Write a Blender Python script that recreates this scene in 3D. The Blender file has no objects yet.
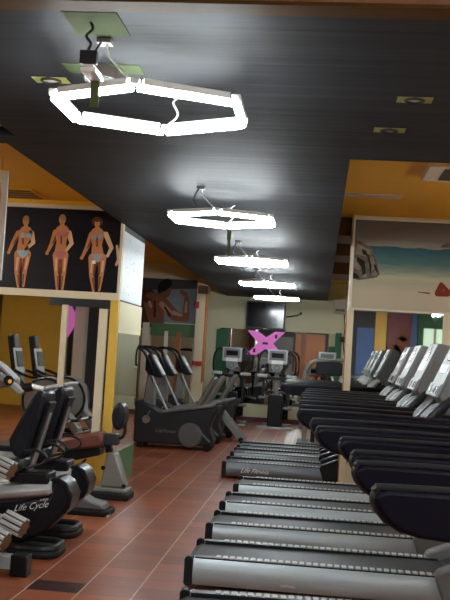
import bpy, bmesh, random
from math import *
from mathutils import Vector, Matrix, Euler
random.seed(7)
S = bpy.context.scene
COL = S.collection

# ------------------------------------------------------------------ materials
def mat(name, col, rough=0.5, metal=0.0, var=0.10, scale=8.0, bump=0.0, spec=0.5, stretch=(1, 1, 1), coat=0.0):
    m = bpy.data.materials.new(name); m.use_nodes = True
    nt = m.node_tree; N = nt.nodes; L = nt.links
    b = N['Principled BSDF']
    tc = N.new('ShaderNodeTexCoord'); mp = N.new('ShaderNodeMapping'); mp.inputs['Scale'].default_value = stretch
    nz = N.new('ShaderNodeTexNoise'); nz.inputs['Scale'].default_value = scale; nz.inputs['Detail'].default_value = 4
    L.new(tc.outputs['Object'], mp.inputs['Vector']); L.new(mp.outputs['Vector'], nz.inputs['Vector'])
    mx = N.new('ShaderNodeMix'); mx.data_type = 'RGBA'
    mx.inputs['A'].default_value = (*[c * (1 - var) for c in col], 1)
    mx.inputs['B'].default_value = (*[min(1, c * (1 + var)) for c in col], 1)
    L.new(nz.outputs['Fac'], mx.inputs['Factor']); L.new(mx.outputs['Result'], b.inputs['Base Color'])
    b.inputs['Roughness'].default_value = rough; b.inputs['Metallic'].default_value = metal
    b.inputs['Specular IOR Level'].default_value = spec
    b.inputs['Coat Weight'].default_value = coat
    if bump:
        bp = N.new('ShaderNodeBump'); bp.inputs['Strength'].default_value = bump; bp.inputs['Distance'].default_value = 0.01
        L.new(nz.outputs['Fac'], bp.inputs['Height']); L.new(bp.outputs['Normal'], b.inputs['Normal'])
    return m

def emit(name, col, s):
    m = bpy.data.materials.new(name); m.use_nodes = True
    b = m.node_tree.nodes['Principled BSDF']
    b.inputs['Base Color'].default_value = (*col, 1)
    b.inputs['Emission Color'].default_value = (*col, 1); b.inputs['Emission Strength'].default_value = s
    return m

M = {}
M['black'] = mat('black_plastic', (.009, .009, .011), .36, spec=.28)
M['navy'] = mat('navy_black_moulding', (.0035, .0035, .009), .5, spec=.14)
M['rim'] = mat('dark_grey_rubber', (.013, .014, .016), .40, spec=.3)
M['rubber'] = mat('rubber', (.012, .012, .012), .6, spec=.25)
M['belt'] = mat('belt_rubber', (.032, .034, .035), .5, scale=60, bump=.15, spec=.35)
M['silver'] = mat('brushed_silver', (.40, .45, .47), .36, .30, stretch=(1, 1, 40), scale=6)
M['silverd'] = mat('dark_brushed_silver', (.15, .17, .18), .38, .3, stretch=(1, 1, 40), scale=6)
M['silverp'] = mat('silver_plastic', (.42, .43, .44), .38, .15)
M['face'] = mat('pale_silver_face', (.25, .27, .28), .45, .0)
M['greyp'] = mat('grey_plastic', (.15, .15, .15), .45)
M['grey'] = mat('mid_grey_metal', (.24, .235, .22), .42, .2)
M['shroud'] = mat('charcoal_shroud', (.028, .029, .034), .42, spec=.35)
M['pale'] = mat('pale_rib', (.44, .46, .45), .55)
M['chrome'] = mat('chrome', (.78, .80, .80), .22, .6, var=.03)
M['copper'] = mat('brown_end', (.16, .085, .05), .4, .3)
M['steel'] = mat('grey_steel', (.42, .42, .42), .35, .8)
M['vinyl'] = mat('black_vinyl', (.008, .009, .014), .36, scale=90, bump=.08, spec=.35)
M['brown'] = mat('brown_vinyl', (.13, .04, .028), .4, scale=70, bump=.08)
M['rail'] = mat('bright_rail', (.80, .81, .82), .25, .4)
M['screen'] = mat('dark_screen', (.008, .008, .012), .12)
M['lcd'] = mat('lcd', (.10, .13, .12), .25)
M['cream'] = mat('cream_paint', (.66, .58, .40), .55, var=.05, scale=2)
M['creamwall'] = mat('cream_wall', (.78, .74, .50), .6, var=.04, scale=1.5)
M['creamw'] = mat('cream_white_frame', (.72, .68, .58), .5, var=.04)
M['yellow'] = mat('yellow_paint', (.62, .34, .02), .5, var=.05, scale=1.5)
M['yellowb'] = mat('yellow_board', (.66, .42, .06), .45, var=.05)
M['ceily'] = mat('yellow_ceiling', (.86, .46, .006), .5, var=.05, scale=.8)
M['green'] = mat('green_paint', (.025, .14, .055), .5)
M['greenb'] = mat('green_board', (.07, .16, .07), .5)
M['blue'] = mat('blue_paint', (.05, .12, .32), .5)
M['maroon'] = mat('maroon_paint', (.16, .04, .05), .5)
M['orange'] = mat('orange_wood', (.34, .115, .03), .45, stretch=(8, 8, 1), var=.2)
M['wood'] = mat('dark_wood_trim', (.085, .042, .008), .6, stretch=(1, 8, 8), var=.25, spec=.08)
M['beige'] = mat('beige_plaster', (.60, .50, .40), .6)
M['dark'] = mat('dark_interior', (.03, .03, .032), .6)
M['brownb'] = mat('brown_beam', (.10, .04, .02), .5)
M['red'] = mat('red_plastic', (.35, .02, .02), .4)
M['pink'] = emit('pink_sign', (.85, .20, .68), .06)
M['taupe'] = mat('taupe_plastic', (.035, .027, .02), .5, spec=.2)
M['white'] = mat('white_plastic', (.8, .8, .78), .4)
M['tape'] = mat('green_tape', (.085, .11, .05), .8, var=.12, scale=30, spec=.05)
M['tapey'] = mat('yellow_green_tape', (.34, .36, .12), .7, var=.12, scale=30, spec=.1)
M['script'] = mat('silver_script', (.75, .75, .75), .35, .2)
M['darkscript'] = mat('pale_script', (.9, .9, .86), .4, .2)
M['tube'] = emit('lit_tube', (.90, .97, 1.0), 18.0)
M['filltube'] = emit('lit_fill_tube', (.97, .98, .95), 22.0)  # glow of the added fill fittings
M['skin'] = mat('print_skin', (.52, .21, .085), .6, spec=.12)
M['skind'] = mat('print_skin_shade', (.19, .06, .025), .6, spec=.12)
M['skinl'] = mat('print_skin_light', (.70, .42, .25), .6, spec=.12)
M['bikini'] = mat('print_blue', (.30, .42, .44), .6, spec=.12)
M['bikinip'] = mat('print_pink', (.45, .14, .15), .6, spec=.12)
M['bikinig'] = mat('print_grey', (.34, .32, .34), .6, spec=.12)
M['hairb'] = mat('print_brown_hair', (.10, .035, .015), .6, spec=.12)
M['hairy'] = mat('print_fair_hair', (.30, .17, .07), .6, spec=.12)
M['printblk'] = mat('print_black', (.007, .005, .008), .4, spec=.2)
M['greyblue'] = mat('print_greyblue', (.20, .23, .27), .6, spec=.12)
M['mskin'] = mat('print_brown_skin', (.20, .085, .05), .6, spec=.12)
M['mskinl'] = mat('print_brown_skin_light', (.40, .24, .17), .6, spec=.12)
M['mskind'] = mat('print_brown_skin_shade', (.07, .028, .018), .6, spec=.12)
M['rock'] = mat('print_rock', (.11, .085, .055), .3, var=.9, scale=14)
M['rockl'] = mat('print_rock_light', (.21, .18, .13), .5, var=.7, scale=18)
M['rockd'] = mat('print_rock_dark', (.02, .018, .016), .6, spec=.12)
M['swim'] = mat('print_red', (.22, .03, .02), .6, spec=.12)

def mirror_mat():
    m = bpy.data.materials.new('mirror_glass'); m.use_nodes = True
    b = m.node_tree.nodes['Principled BSDF']
    b.inputs['Base Color'].default_value = (.80, .84, .82, 1); b.inputs['Metallic'].default_value = 1
    b.inputs['Roughness'].default_value = 0.015
    return m
M['mirror'] = mirror_mat()

def floor_mat():
    m = bpy.data.materials.new('red_brown_tile'); m.use_nodes = True
    nt = m.node_tree; N = nt.nodes; L = nt.links; b = N['Principled BSDF']
    tc = N.new('ShaderNodeTexCoord'); sp = N.new('ShaderNodeSeparateXYZ'); L.new(tc.outputs['Object'], sp.inputs[0])
    def mth(op, a, c=None, d=None):
        n = N.new('ShaderNodeMath'); n.operation = op
        for i, v in enumerate((a, c, d)):
            if v is None: continue
            if isinstance(v, (int, float)): n.inputs[i].default_value = v
            else: L.new(v, n.inputs[i])
        return n.outputs[0]
    u = mth('DIVIDE', mth('ADD', sp.outputs['X'], 1.692 + 33.0), .330)
    v = mth('DIVIDE', mth('ADD', sp.outputs['Y'], 24.33 - 6.2), .2433)
    fu = mth('FRACT', u); fv = mth('FRACT', v); iu = mth('FLOOR', u); iv = mth('FLOOR', v)
    gu = mth('LESS_THAN', mth('ABSOLUTE', mth('SUBTRACT', mth('FRACT', mth('ADD', u, .5)), .5)), .013)
    gv = mth('LESS_THAN', mth('ABSOLUTE', mth('SUBTRACT', mth('FRACT', mth('ADD', v, .5)), .5)), .018)
    cb = N.new('ShaderNodeCombineXYZ'); L.new(iu, cb.inputs[0]); L.new(iv, cb.inputs[1])
    wn = N.new('ShaderNodeTexWhiteNoise'); wn.noise_dimensions = '2D'; L.new(cb.outputs[0], wn.inputs['Vector'])
    mp = N.new('ShaderNodeMapping'); mp.inputs['Scale'].default_value = (3, 22, 1); L.new(tc.outputs['Object'], mp.inputs['Vector'])
    nz = N.new('ShaderNodeTexNoise'); nz.inputs['Scale'].default_value = 2.2; nz.inputs['Detail'].default_value = 6
    L.new(mp.outputs[0], nz.inputs['Vector'])
    tone = mth('ADD', mth('MULTIPLY', wn.outputs['Value'], .30), mth('MULTIPLY', nz.outputs['Fac'], .75))
    cr = N.new('ShaderNodeValToRGB'); cr.color_ramp.elements[0].position = .2; cr.color_ramp.elements[1].position = .9
    cr.color_ramp.elements[0].color = (.12, .028, .012, 1); cr.color_ramp.elements[1].color = (.42, .118, .050, 1)
    L.new(tone, cr.inputs[0])
    # one darker replacement tile
    dk = mth('MULTIPLY', mth('COMPARE', iu, 100, .1), mth('COMPARE', iv, 98, .1))
    m0 = N.new('ShaderNodeMix'); m0.data_type = 'RGBA'; L.new(dk, m0.inputs['Factor']); L.new(cr.outputs[0], m0.inputs['A'])
    m0.inputs['B'].default_value = (.040, .012, .012, 1)
    m1 = N.new('ShaderNodeMix'); m1.data_type = 'RGBA'; L.new(gv, m1.inputs['Factor']); L.new(m0.outputs['Result'], m1.inputs['A'])
    m1.inputs['B'].default_value = (.07, .03, .02, 1)
    m2 = N.new('ShaderNodeMix'); m2.data_type = 'RGBA'; L.new(gu, m2.inputs['Factor']); L.new(m1.outputs['Result'], m2.inputs['A'])
    m2.inputs['B'].default_value = (.52, .43, .33, 1)
    L.new(m2.outputs['Result'], b.inputs['Base Color']); b.inputs['Specular IOR Level'].default_value = .4
    rr = mth('ADD', mth('MULTIPLY', nz.outputs['Fac'], .22), .27); L.new(rr, b.inputs['Roughness'])
    bp = N.new('ShaderNodeBump'); bp.inputs['Strength'].default_value = .12; bp.inputs['Distance'].default_value = .01
    L.new(nz.outputs['Fac'], bp.inputs['Height']); L.new(bp.outputs[0], b.inputs['Normal'])
    return m
M['floor'] = floor_mat()

def ceil_mat():
    m = bpy.data.materials.new('black_stretched_vinyl'); m.use_nodes = True
    nt = m.node_tree; N = nt.nodes; L = nt.links; b = N['Principled BSDF']
    tc = N.new('ShaderNodeTexCoord'); mp = N.new('ShaderNodeMapping'); mp.inputs['Scale'].default_value = (.35, 5.5, 1)
    L.new(tc.outputs['Object'], mp.inputs['Vector'])
    nz = N.new('ShaderNodeTexNoise'); nz.inputs['Scale'].default_value = 1.2; nz.inputs['Detail'].default_value = 5
    L.new(mp.outputs[0], nz.inputs['Vector'])
    cr = N.new('ShaderNodeValToRGB'); cr.color_ramp.elements[0].color = (.014, .015, .017, 1); cr.color_ramp.elements[1].color = (.032, .034, .037, 1)
    L.new(nz.outputs['Fac'], cr.inputs[0])
    sp = N.new('ShaderNodeSeparateXYZ'); L.new(tc.outputs['Object'], sp.inputs[0])
    d = N.new('ShaderNodeMath'); d.operation = 'DIVIDE'; d.inputs[1].default_value = 1.22; L.new(sp.outputs['Y'], d.inputs[0])
    f = N.new('ShaderNodeMath'); f.operation = 'FRACT'; L.new(d.outputs[0], f.inputs[0])
    lt = N.new('ShaderNodeMath'); lt.operation = 'LESS_THAN'; lt.inputs[1].default_value = .018; L.new(f.outputs[0], lt.inputs[0])
    mx = N.new('ShaderNodeMix'); mx.data_type = 'RGBA'; L.new(lt.outputs[0], mx.inputs['Factor']); L.new(cr.outputs[0], mx.inputs['A'])
    mx.inputs['B'].default_value = (.012, .012, .013, 1)
    L.new(mx.outputs['Result'], b.inputs['Base Color'])
    b.inputs['Roughness'].default_value = .62; b.inputs['Specular IOR Level'].default_value = .14
    bp = N.new('ShaderNodeBump'); bp.inputs['Strength'].default_value = .35; bp.inputs['Distance'].default_value = .02
    L.new(nz.outputs['Fac'], bp.inputs['Height']); L.new(bp.outputs[0], b.inputs['Normal'])
    return m
M['ceil'] = ceil_mat()

def beach_mat():
    m = bpy.data.materials.new('print_beach'); m.use_nodes = True
    nt = m.node_tree; N = nt.nodes; L = nt.links; b = N['Principled BSDF']
    tc = N.new('ShaderNodeTexCoord'); sp = N.new('ShaderNodeSeparateXYZ'); L.new(tc.outputs['Object'], sp.inputs[0])
    mp = N.new('ShaderNodeMapping'); mp.inputs['Scale'].default_value = (2.0, 1, 14); L.new(tc.outputs['Object'], mp.inputs['Vector'])
    nz = N.new('ShaderNodeTexNoise'); nz.inputs['Scale'].default_value = 2.6; nz.inputs['Detail'].default_value = 5; L.new(mp.outputs[0], nz.inputs['Vector'])
    a = N.new('ShaderNodeMath'); a.operation = 'MULTIPLY_ADD'; a.inputs[1].default_value = .10; L.new(nz.outputs['Fac'], a.inputs[0]); L.new(sp.outputs['Z'], a.inputs[2])
    s = N.new('ShaderNodeMath'); s.operation = 'SUBTRACT'; s.inputs[1].default_value = .05; L.new(a.outputs[0], s.inputs[0])
    cr = N.new('ShaderNodeValToRGB'); e = cr.color_ramp.elements
    stops = [(0, (.50, .43, .32)), (.20, (.52, .46, .35)), (.30, (.44, .43, .31)), (.36, (.50, .49, .38)), (.42, (.30, .37, .30)), (.52, (.10, .21, .21)),
             (.66, (.042, .125, .16)), (.69, (.038, .10, .135)), (.705, (.30, .28, .25)), (.78, (.19, .165, .145)), (.9, (.145, .125, .11)), (1, (.12, .11, .10))]
    e[0].position, e[0].color = 0, (*stops[0][1], 1); e[1].position, e[1].color = 1, (*stops[-1][1], 1)
    for p, c in stops[1:-1]:
        q = e.new(p); q.color = (*c, 1)
    L.new(s.outputs[0], cr.inputs[0]); L.new(cr.outputs[0], b.inputs['Base Color']); b.inputs['Roughness'].default_value = .55; b.inputs['Specular IOR Level'].default_value = .15
    return m
M['beach'] = beach_mat()

def sheet_mat():
    m = mat('white_notice_sheet', (.74, .80, .84), .5, var=.10, scale=5, stretch=(1, 6, 1.2))
    return m
M['sheet'] = sheet_mat()
M['notice_ink'] = mat('pale_ink', (.42, .48, .52), .5)

# ------------------------------------------------------------------ mesh builder
class MB:
    def __init__(s): s.bm = bmesh.new(); s.mi = 0
    def m(s, i): s.mi = i; return s
    def _f(s, vs):
        try:
            f = s.bm.faces.new(vs); f.material_index = s.mi; f.smooth = True; return f
        except ValueError: return None
    def box(s, x0, x1, y0, y1, z0, z1):
        v = [s.bm.verts.new(p) for p in ((x0,y0,z0),(x1,y0,z0),(x1,y1,z0),(x0,y1,z0),(x0,y0,z1),(x1,y0,z1),(x1,y1,z1),(x0,y1,z1))]
        for q in ((3,2,1,0),(4,5,6,7),(0,1,5,4),(1,2,6,5),(2,3,7,6),(3,0,4,7)): s._f([v[i] for i in q])
        return s
    def prism(s, poly, ax, a, b):
        def P(p, t):
            return {'y': (p[0], t, p[1]), 'x': (t, p[0], p[1]), 'z': (p[0], p[1], t)}[ax]
        A = [s.bm.verts.new(P(p, a)) for p in poly]; B = [s.bm.verts.new(P(p, b)) for p in poly]
        n = len(poly); fs = [s._f(A), s._f(B[::-1])]
        for i in range(n): fs.append(s._f([A[(i+1) % n], A[i], B[i], B[(i+1) % n]]))
        bmesh.ops.recalc_face_normals(s.bm, faces=[f for f in fs if f])
        return s
    def flat(s, poly, y):            # printed shape on a poster facing -y
        c = sum((poly[i][0]*poly[(i+1) % len(poly)][1]-poly[(i+1) % len(poly)][0]*poly[i][1]) for i in range(len(poly)))
        if c < 0: poly = poly[::-1]
        s._f([s.bm.verts.new((p[0], y, p[1])) for p in poly]); return s
    def tube(s, pts, r, n=10, closed=False, squash=1.0):
        pts = [Vector(p) for p in pts]; k = len(pts)
        rs = r if isinstance(r, (list, tuple)) else [r]*k
        rings = []; up = None
        for i in range(k):
            if closed: t = pts[(i+1) % k]-pts[i-1]
            else: t = pts[min(i+1, k-1)]-pts[max(i-1, 0)]
            t.normalize()
            if up is None:
                up = Vector((0,0,1)) if abs(t.z) < .9 else Vector((0,1,0))
            a = up - t*up.dot(t)
            if a.length < 1e-4: a = Vector((1,0,0)) - t*t.x
            a.normalize(); b = t.cross(a); up = a
            rings.append([s.bm.verts.new(pts[i] + a*(cos(2*pi*j/n)*rs[i]) + b*(sin(2*pi*j/n)*rs[i]*squash)) for j in range(n)])
        for i in range(k if closed else k-1):
            A, B = rings[i], rings[(i+1) % k]
            for j in range(n): s._f([A[j], A[(j+1) % n], B[(j+1) % n], B[j]])
        if not closed: s._f(rings[0][::-1]); s._f(rings[-1])
        return s
    def cyl(s, p0, p1, r0, r1=None, n=20):
        return s.tube([p0, p1], [r0, r0 if r1 is None else r1], n)
    def ball(s, c, r, nu=16, nv=10):
        if not isinstance(r, (tuple, list)): r = (r, r, r)
        g = [[s.bm.verts.new((c[0]+r[0]*sin(pi*i/nv)*cos(2*pi*j/nu), c[1]+r[1]*sin(pi*i/nv)*sin(2*pi*j/nu), c[2]+r[2]*cos(pi*i/nv))) for j in range(nu)] for i in range(1, nv)]
        t = s.bm.verts.new((c[0], c[1], c[2]+r[2])); b = s.bm.verts.new((c[0], c[1], c[2]-r[2]))
        for j in range(nu):
            s._f([t, g[0][j], g[0][(j+1) % nu]]); s._f([b, g[-1][(j+1) % nu], g[-1][j]])
            for i in range(len(g)-1): s._f([g[i][j], g[i+1][j], g[i+1][(j+1) % nu], g[i][(j+1) % nu]])
        return s
    def rot(s, c, ang, ax='Y'):
        bmesh.ops.rotate(s.bm, verts=s.bm.verts, cent=c, matrix=Matrix.Rotation(ang, 3, ax)); return s
    def move(s, v):
        bmesh.ops.translate(s.bm, verts=s.bm.verts, vec=v); return s
    def build(s, name, mats, parent=None, bevel=0.0, loc=None):
        me = bpy.data.meshes.new(name); 
        s.bm.normal_update(); s.bm.to_mesh(me); s.bm.free()
        for m in (mats if isinstance(mats, (list, tuple)) else [mats]): me.materials.append(M[m] if isinstance(m, str) else m)
        me.set_sharp_from_angle(angle=radians(38))
        o = bpy.data.objects.new(name, me); COL.objects.link(o)
        if parent: o.parent = parent
        if loc: o.location = loc
        if bevel:
            b = o.modifiers.new('bevel', 'BEVEL'); b.width = bevel; b.segments = 2; b.limit_method = 'ANGLE'; b.angle_limit = radians(40)
        return o

def tag(o, label, cat, group=None):
    o['label'] = label; o['category'] = cat
    if group: o['group'] = group
    return o
def thing(name, label, cat, loc=(0,0,0), rz=0.0, group=None):
    o = bpy.data.objects.new(name, None); COL.objects.link(o); o.location = loc; o.rotation_euler = (0,0,rz)
    o.empty_display_size = .1
    return tag(o, label, cat, group)
def struct(name, mb, mats, bevel=0.0, parent=None):
    o = mb.build(name, mats, parent, bevel)
    if not parent: o['kind'] = 'structure'
    return o
def dup(root, loc, rz=0.0, label=None, group=None):
    r = root.copy(); COL.objects.link(r); r.location = loc; r.rotation_euler = (0,0,rz)
    if label: r['label'] = label
    if group: r['group'] = group
    for ch in list(root.children):
        c = ch.copy(); COL.objects.link(c); c.parent = r
        for g in list(ch.children):
            d = g.copy(); COL.objects.link(d); d.parent = c
    return r
def arc(cx, cz, r, a0, a1, n=8, rz=None):
    rz = rz or r
    return [(cx + r*cos(radians(a0+(a1-a0)*i/n)), cz + rz*sin(radians(a0+(a1-a0)*i/n))) for i in range(n+1)]
def rrect(x0, x1, z0, z1, r, n=5):
    return arc(x1-r, z1-r, r, 0, 90, n)+arc(x0+r, z1-r, r, 90, 180, n)+arc(x0+r, z0+r, r, 180, 270, n)+arc(x1-r, z0+r, r, 270, 360, n)
def smooth(pts, k=6):
    pts = [Vector(p) for p in pts]; out = []
    for i in range(len(pts)-1):
        p0 = pts[max(i-1, 0)]; p1 = pts[i]; p2 = pts[i+1]; p3 = pts[min(i+2, len(pts)-1)]
        for j in range(k):
            t = j/k
            out.append(.5*((2*p1)+(p2-p0)*t+(2*p0-5*p1+4*p2-p3)*t*t+(3*p1-p0-3*p2+p3)*t**3))
    out.append(pts[-1]); return out
def lettering(text, size, m, parent, loc, rot=(pi/2,0,0), shear=.35, depth=.002, name='lettering', sx=1.0):
    c = bpy.data.curves.new('t', 'FONT'); c.body = text; c.size = size; c.shear = shear; c.extrude = depth; c.align_x = 'CENTER'; c.align_y = 'CENTER'
    t = bpy.data.objects.new('t', c); COL.objects.link(t)
    bpy.context.view_layer.update()
    me = bpy.data.meshes.new_from_object(t.evaluated_get(bpy.context.evaluated_depsgraph_get()))
    bpy.data.objects.remove(t); bpy.data.curves.remove(c)
    me.materials.clear(); me.materials.append(M[m])
    o = bpy.data.objects.new(name, me); COL.objects.link(o); o.parent = parent; o.location = loc; o.rotation_euler = rot; o.scale = (sx, 1, 1)
    return o

# ------------------------------------------------------------------ setting
BY = 21.3                                   # far wall
struct('floor', MB().box(-7.6, 4.7, -2.6, BY+.1, -.1, 0), 'floor')
struct('ceiling', MB().box(-7.6, 4.7, -2.6, BY+.1, 3.20, 3.28), 'ceily')
CZ = 2.78
p = MB()
p.prism([(-7.5, 3.48), (4.6, 3.48), (4.6, 6.07), (.135, 6.07), (.16, BY), (-2.12, BY), (-2.10, 5.98), (-7.5, 5.98), (-7.5, 5.75), (-1.965, 5.75), (-1.965, 5.35), (-7.5, 5.35)], 'z', CZ, CZ+.06)
struct('ceiling_panel', p, 'ceil')
struct('ceiling_left', MB().box(-7.5, -2.13, 5.98, 9.8, 3.0, 3.20), 'ceily')
struct('trim_1', MB().box(-7.5, 4.6, 3.37, 3.48, CZ-.015, CZ+.06), 'wood')
struct('ceiling_near', MB().box(-7.5, 4.6, -2.5, 3.37, CZ, CZ+.06), 'beige')
for i, (y0, y1) in enumerate(((11.4, 12.2), (13.6, 14.6), (16.6, 18.0))):
    struct('trim_%d' % (3+i), MB().box(.17, 1.2, y0, y1, 2.98, 3.20), 'brownb')
struct('wall_left', MB().box(-7.6, -7.5, -2.5, BY, 0, 3.20), 'yellow')
struct('wall_right', MB().box(4.6, 4.7, -2.5, BY, 0, 3.20), 'creamwall')
struct('wall_rear', MB().box(-7.5, 4.6, -2.6, -2.5, 0, 3.20), 'dark')
struct('wall_far', MB().box(-7.5, 1.3, BY, BY+.1, 0, 3.20), 'creamwall')
struct('baseboard_far', MB().box(-2.6, 1.2, BY-.025, BY, 0, .10), 'maroon')
struct('wall_far_right', MB().box(1.2, 1.3, 11.34, BY, 0, 3.20), 'creamwall')

# coloured bays of the wall behind the viewer (seen in the mirrors)
yb = -2.5
def bay(n, x0, x1, z0, z1, m, d=.06):
    struct('wall_bay_%d' % n, MB().box(x0, x1, yb, yb+d, z0, z1), m)
bay(1, .97, 1.41, .1, 2.35, 'blue'); bay(2, 1.43, 1.72, 0, 3.0, 'yellowb', .06); bay(3, 1.75, 2.34, .2, 2.9, 'maroon')
bay(4, 2.35, 2.50, 0, 2.95, 'blue'); bay(5, 2.52, 3.4, 2.42, 2.9, 'green', .08); bay(6, 2.52, 2.66, 0, 2.42, 'green', .08); bay(7, 3.24, 3.4, 0, 2.42, 'green', .08)
bay(8, -7.4, -5.9, 0, 3.0, 'yellowb', .5); bay(9, -5.7, -5.45, 0, 2.8, 'creamw', .3); bay(10, -4.9, -4.75, 0, 2.6, 'creamw', .2)
bay(11, -3.0, -1.2, 0, 2.4, 'greyp'); bay(12, -1.1, .3, 0, 2.6, 'orange')
w = struct('window_1', MB().box(2.66, 3.24, yb, yb+.05, .7, 2.42), emit('daylit_glass', (.70, .90, .72), .12))
struct('window_frame', MB().box(2.92, 2.98, yb+.05, yb+.08, .7, 2.42).box(2.66, 3.24, yb+.05, yb+.08, 1.5, 1.55), 'creamw', parent=w)
t = thing('wall_figure_poster', 'maroon poster of a bare shouldered athlete reflected in the right mirror', 'poster', (2.05, yb+.07, 1.45))
b = MB().box(-.3, .3, 0, .012, -.6, 1.1); b.m(1)
for a in ((.12, .75, .13, .15), (.08, .45, .2, .28), (-.08, .2, .16, .3)):
    b._f([b.bm.verts.new((a[0]+a[2]*cos(2*pi*k/18), .015, a[1]+a[3]*sin(2*pi*k/18))) for k in range(18)][::-1])
b.build('print', ['maroon', 'mskin'], t)

# left mirrored bay --------------------------------------------------------
WY = 9.8
struct('wall_left_bay', MB().box(-5.6, -2.12, WY, WY+.10, 0, 3.20), 'cream')
struct('wall_pier', MB().box(-2.2, -2.115, WY+.1, 11.05, 0, 3.20), 'dark')
mr = struct('mirror_left', MB().box(-5.5, -2.18, WY-.02, WY, .40, 1.975), 'mirror')
mr['kind'] = 'structure'
struct('trim_6', MB().box(-5.6, -2.10, WY-.05, WY, 1.975, 2.05), 'cream')
struct('trim_7', MB().box(-5.6, -2.10, WY-.05, WY, 2.915, 2.955), 'cream')
struct('trim_28', MB().box(-5.6, -2.115, WY-.03, WY, 2.955, 3.0), 'ceily')
struct('trim_8', MB().box(-2.128, -2.10, WY-.05, WY+.03, 2.05, 2.915), 'cream')
struct('trim_9', MB().box(-2.185, -2.10, WY-.05, WY+.03, .36, 1.975), 'yellowb')
struct('trim_10', MB().box(-2.30, -2.215, WY-.045, WY-.02, .40, 1.88), 'cream')
struct('trim_11', MB().box(-2.70, -2.64, WY-.045, WY-.02, .40, 1.90), 'cream')
struct('trim_12', MB().box(-5.6, -2.12, WY-.06, WY, 0, .38), 'yellowb')
# side face of the pier
struct('mirror_side', MB().box(-2.115, -2.10, WY+.06, 11.03, .37, 1.64), 'mirror')
struct('trim_13', MB().box(-2.115, -2.095, WY+.03, 11.05, 1.64, 1.97), 'creamwall')
struct('trim_14', MB().box(-2.115, -2.09, WY+.03, 11.05, 0, .37), 'greenb')
t = thing('notice_sheet', 'tall white notice sheet on the side of the mirrored pier', 'notice', (-2.1145, 10.42, 2.0))
MB().box(0, .012, -.60, .60, -.01, .72).build('sheet', 'sheet', t)
b = MB()
random.seed(3)
for k in range(46):
    y0 = random.uniform(-.5, .45); z0 = .06+.60*random.random()**1.6
    b.box(.012, .0135, y0, y0+random.uniform(.02, .07), z0, z0+.008)
b.build('writing', 'notice_ink', t)

# second left bay ----------------------------------------------------------
W2 = 18.5
struct('wall_second_bay', MB().box(-5.6, -2.42, W2, W2+.1, 0, 3.20), 'cream')
struct('mirror_second', MB().box(-3.28, -2.46, W2-.02, W2, .42, 1.75), 'mirror')
struct('trim_15', MB().box(-3.30, -2.44, W2-.04, W2, 1.75, 2.0), 'greenb')
struct('trim_16', MB().box(-3.95, -3.50, W2-.05, W2, .0, 2.0), 'orange')
struct('trim_17', MB().box(-3.46, -3.33, W2-.06, W2, .0, 2.0), 'creamw')
struct('trim_18', MB().box(-3.02, -2.95, W2-.05, W2-.02, .42, 1.85), 'creamw')
struct('trim_19', MB().box(-2.78, -2.70, W2-.05, W2-.02, .42, 1.85), 'orange')
struct('wall_column', MB().box(-2.42, -2.25, W2-.08, W2+.25, 0, 3.20), 'cream')
struct('trim_20', MB().box(-2.26, -2.215, W2-.06, W2+.20, .9, 2.62), 'orange')
struct('trim_21', MB().box(-2.40, -2.20, W2-.10, W2+.2, 2.62, 2.78), 'brownb')
tag(MB().box(-2.45, -2.36, W2-.12, W2-.079, 2.33, 2.46).build('alarm_box', 'red', None, .005), 'small red alarm box high on the cream column', 'alarm')
tag(MB().box(-2.42, -2.24, W2-.13, W2-.08, 1.22, 1.30).build('alarm_sign', 'red', None, .005), 'red strip sign lower down on the cream column', 'sign')

# far wall -----------------------------------------------------------------
struct('mirror_far', MB().box(-2.22, .40, BY-.02, BY, .40, 2.05), 'mirror')
struct('trim_22', MB().box(-2.30, -2.02, BY-.03, BY, .40, 2.02), 'green')
struct('trim_23', MB().box(.36, .50, BY-.03, BY, .5, 2.08), 'green')
struct('trim_24', MB().box(-.40, -.28, BY-.028, BY-.02, .5, 2.05), 'orange')

# right pier ---------------------------------------------------------------
PY = 11.2
struct('wall_right_bay', MB().box(.317, 4.6, PY, PY+.14, 0, 3.20), 'cream')
struct('wall_right_back', MB().box(.32, 1.19, PY+.14, PY+.16, 0, 1.9), 'green')
struct('trim_25', MB().box(.302, .319, PY-.01, PY+.14, 0, 2.08), 'orange')
struct('trim_26', MB().box(.312, .386, PY-.05, PY, 0, 2.11), 'cream')
struct('mirror_right', MB().box(.386, 1.416, PY-.02, PY, .31, 2.113), 'mirror')
struct('trim_27', MB().box(1.416, 1.71, PY-.05, PY, 0, 2.11), 'cream')
struct('mirror_right_second', MB().box(1.71, 3.4, PY-.02, PY, .31, 2.113), 'mirror')

# ------------------------------------------------------------------ posters
def caps(b, p0, p1, r0, r1, y):
    d = atan2(p1[1]-p0[1], p1[0]-p0[0])
    pts = [(p0[0]+r0*cos(d+pi/2+pi*k/6), p0[1]+r0*sin(d+pi/2+pi*k/6)) for k in range(7)]
    pts += [(p1[0]+r1*cos(d-pi/2+pi*k/6), p1[1]+r1*sin(d-pi/2+pi*k/6)) for k in range(7)]
    b.flat(pts, y)
def ell(b, c, rx, rz, y, n=16, a=0):
    b.flat([(c[0]+rx*cos(2*pi*k/n)*cos(a)-rz*sin(2*pi*k/n)*sin(a), c[1]+rx*cos(2*pi*k/n)*sin(a)+rz*sin(2*pi*k/n)*cos(a)) for k in range(n)], y)

t = thing('bodybuilder_poster', 'dark wall poster of three posing bodybuilders above the left mirror', 'poster', (-2.13, WY-.012, 2.05))
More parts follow.
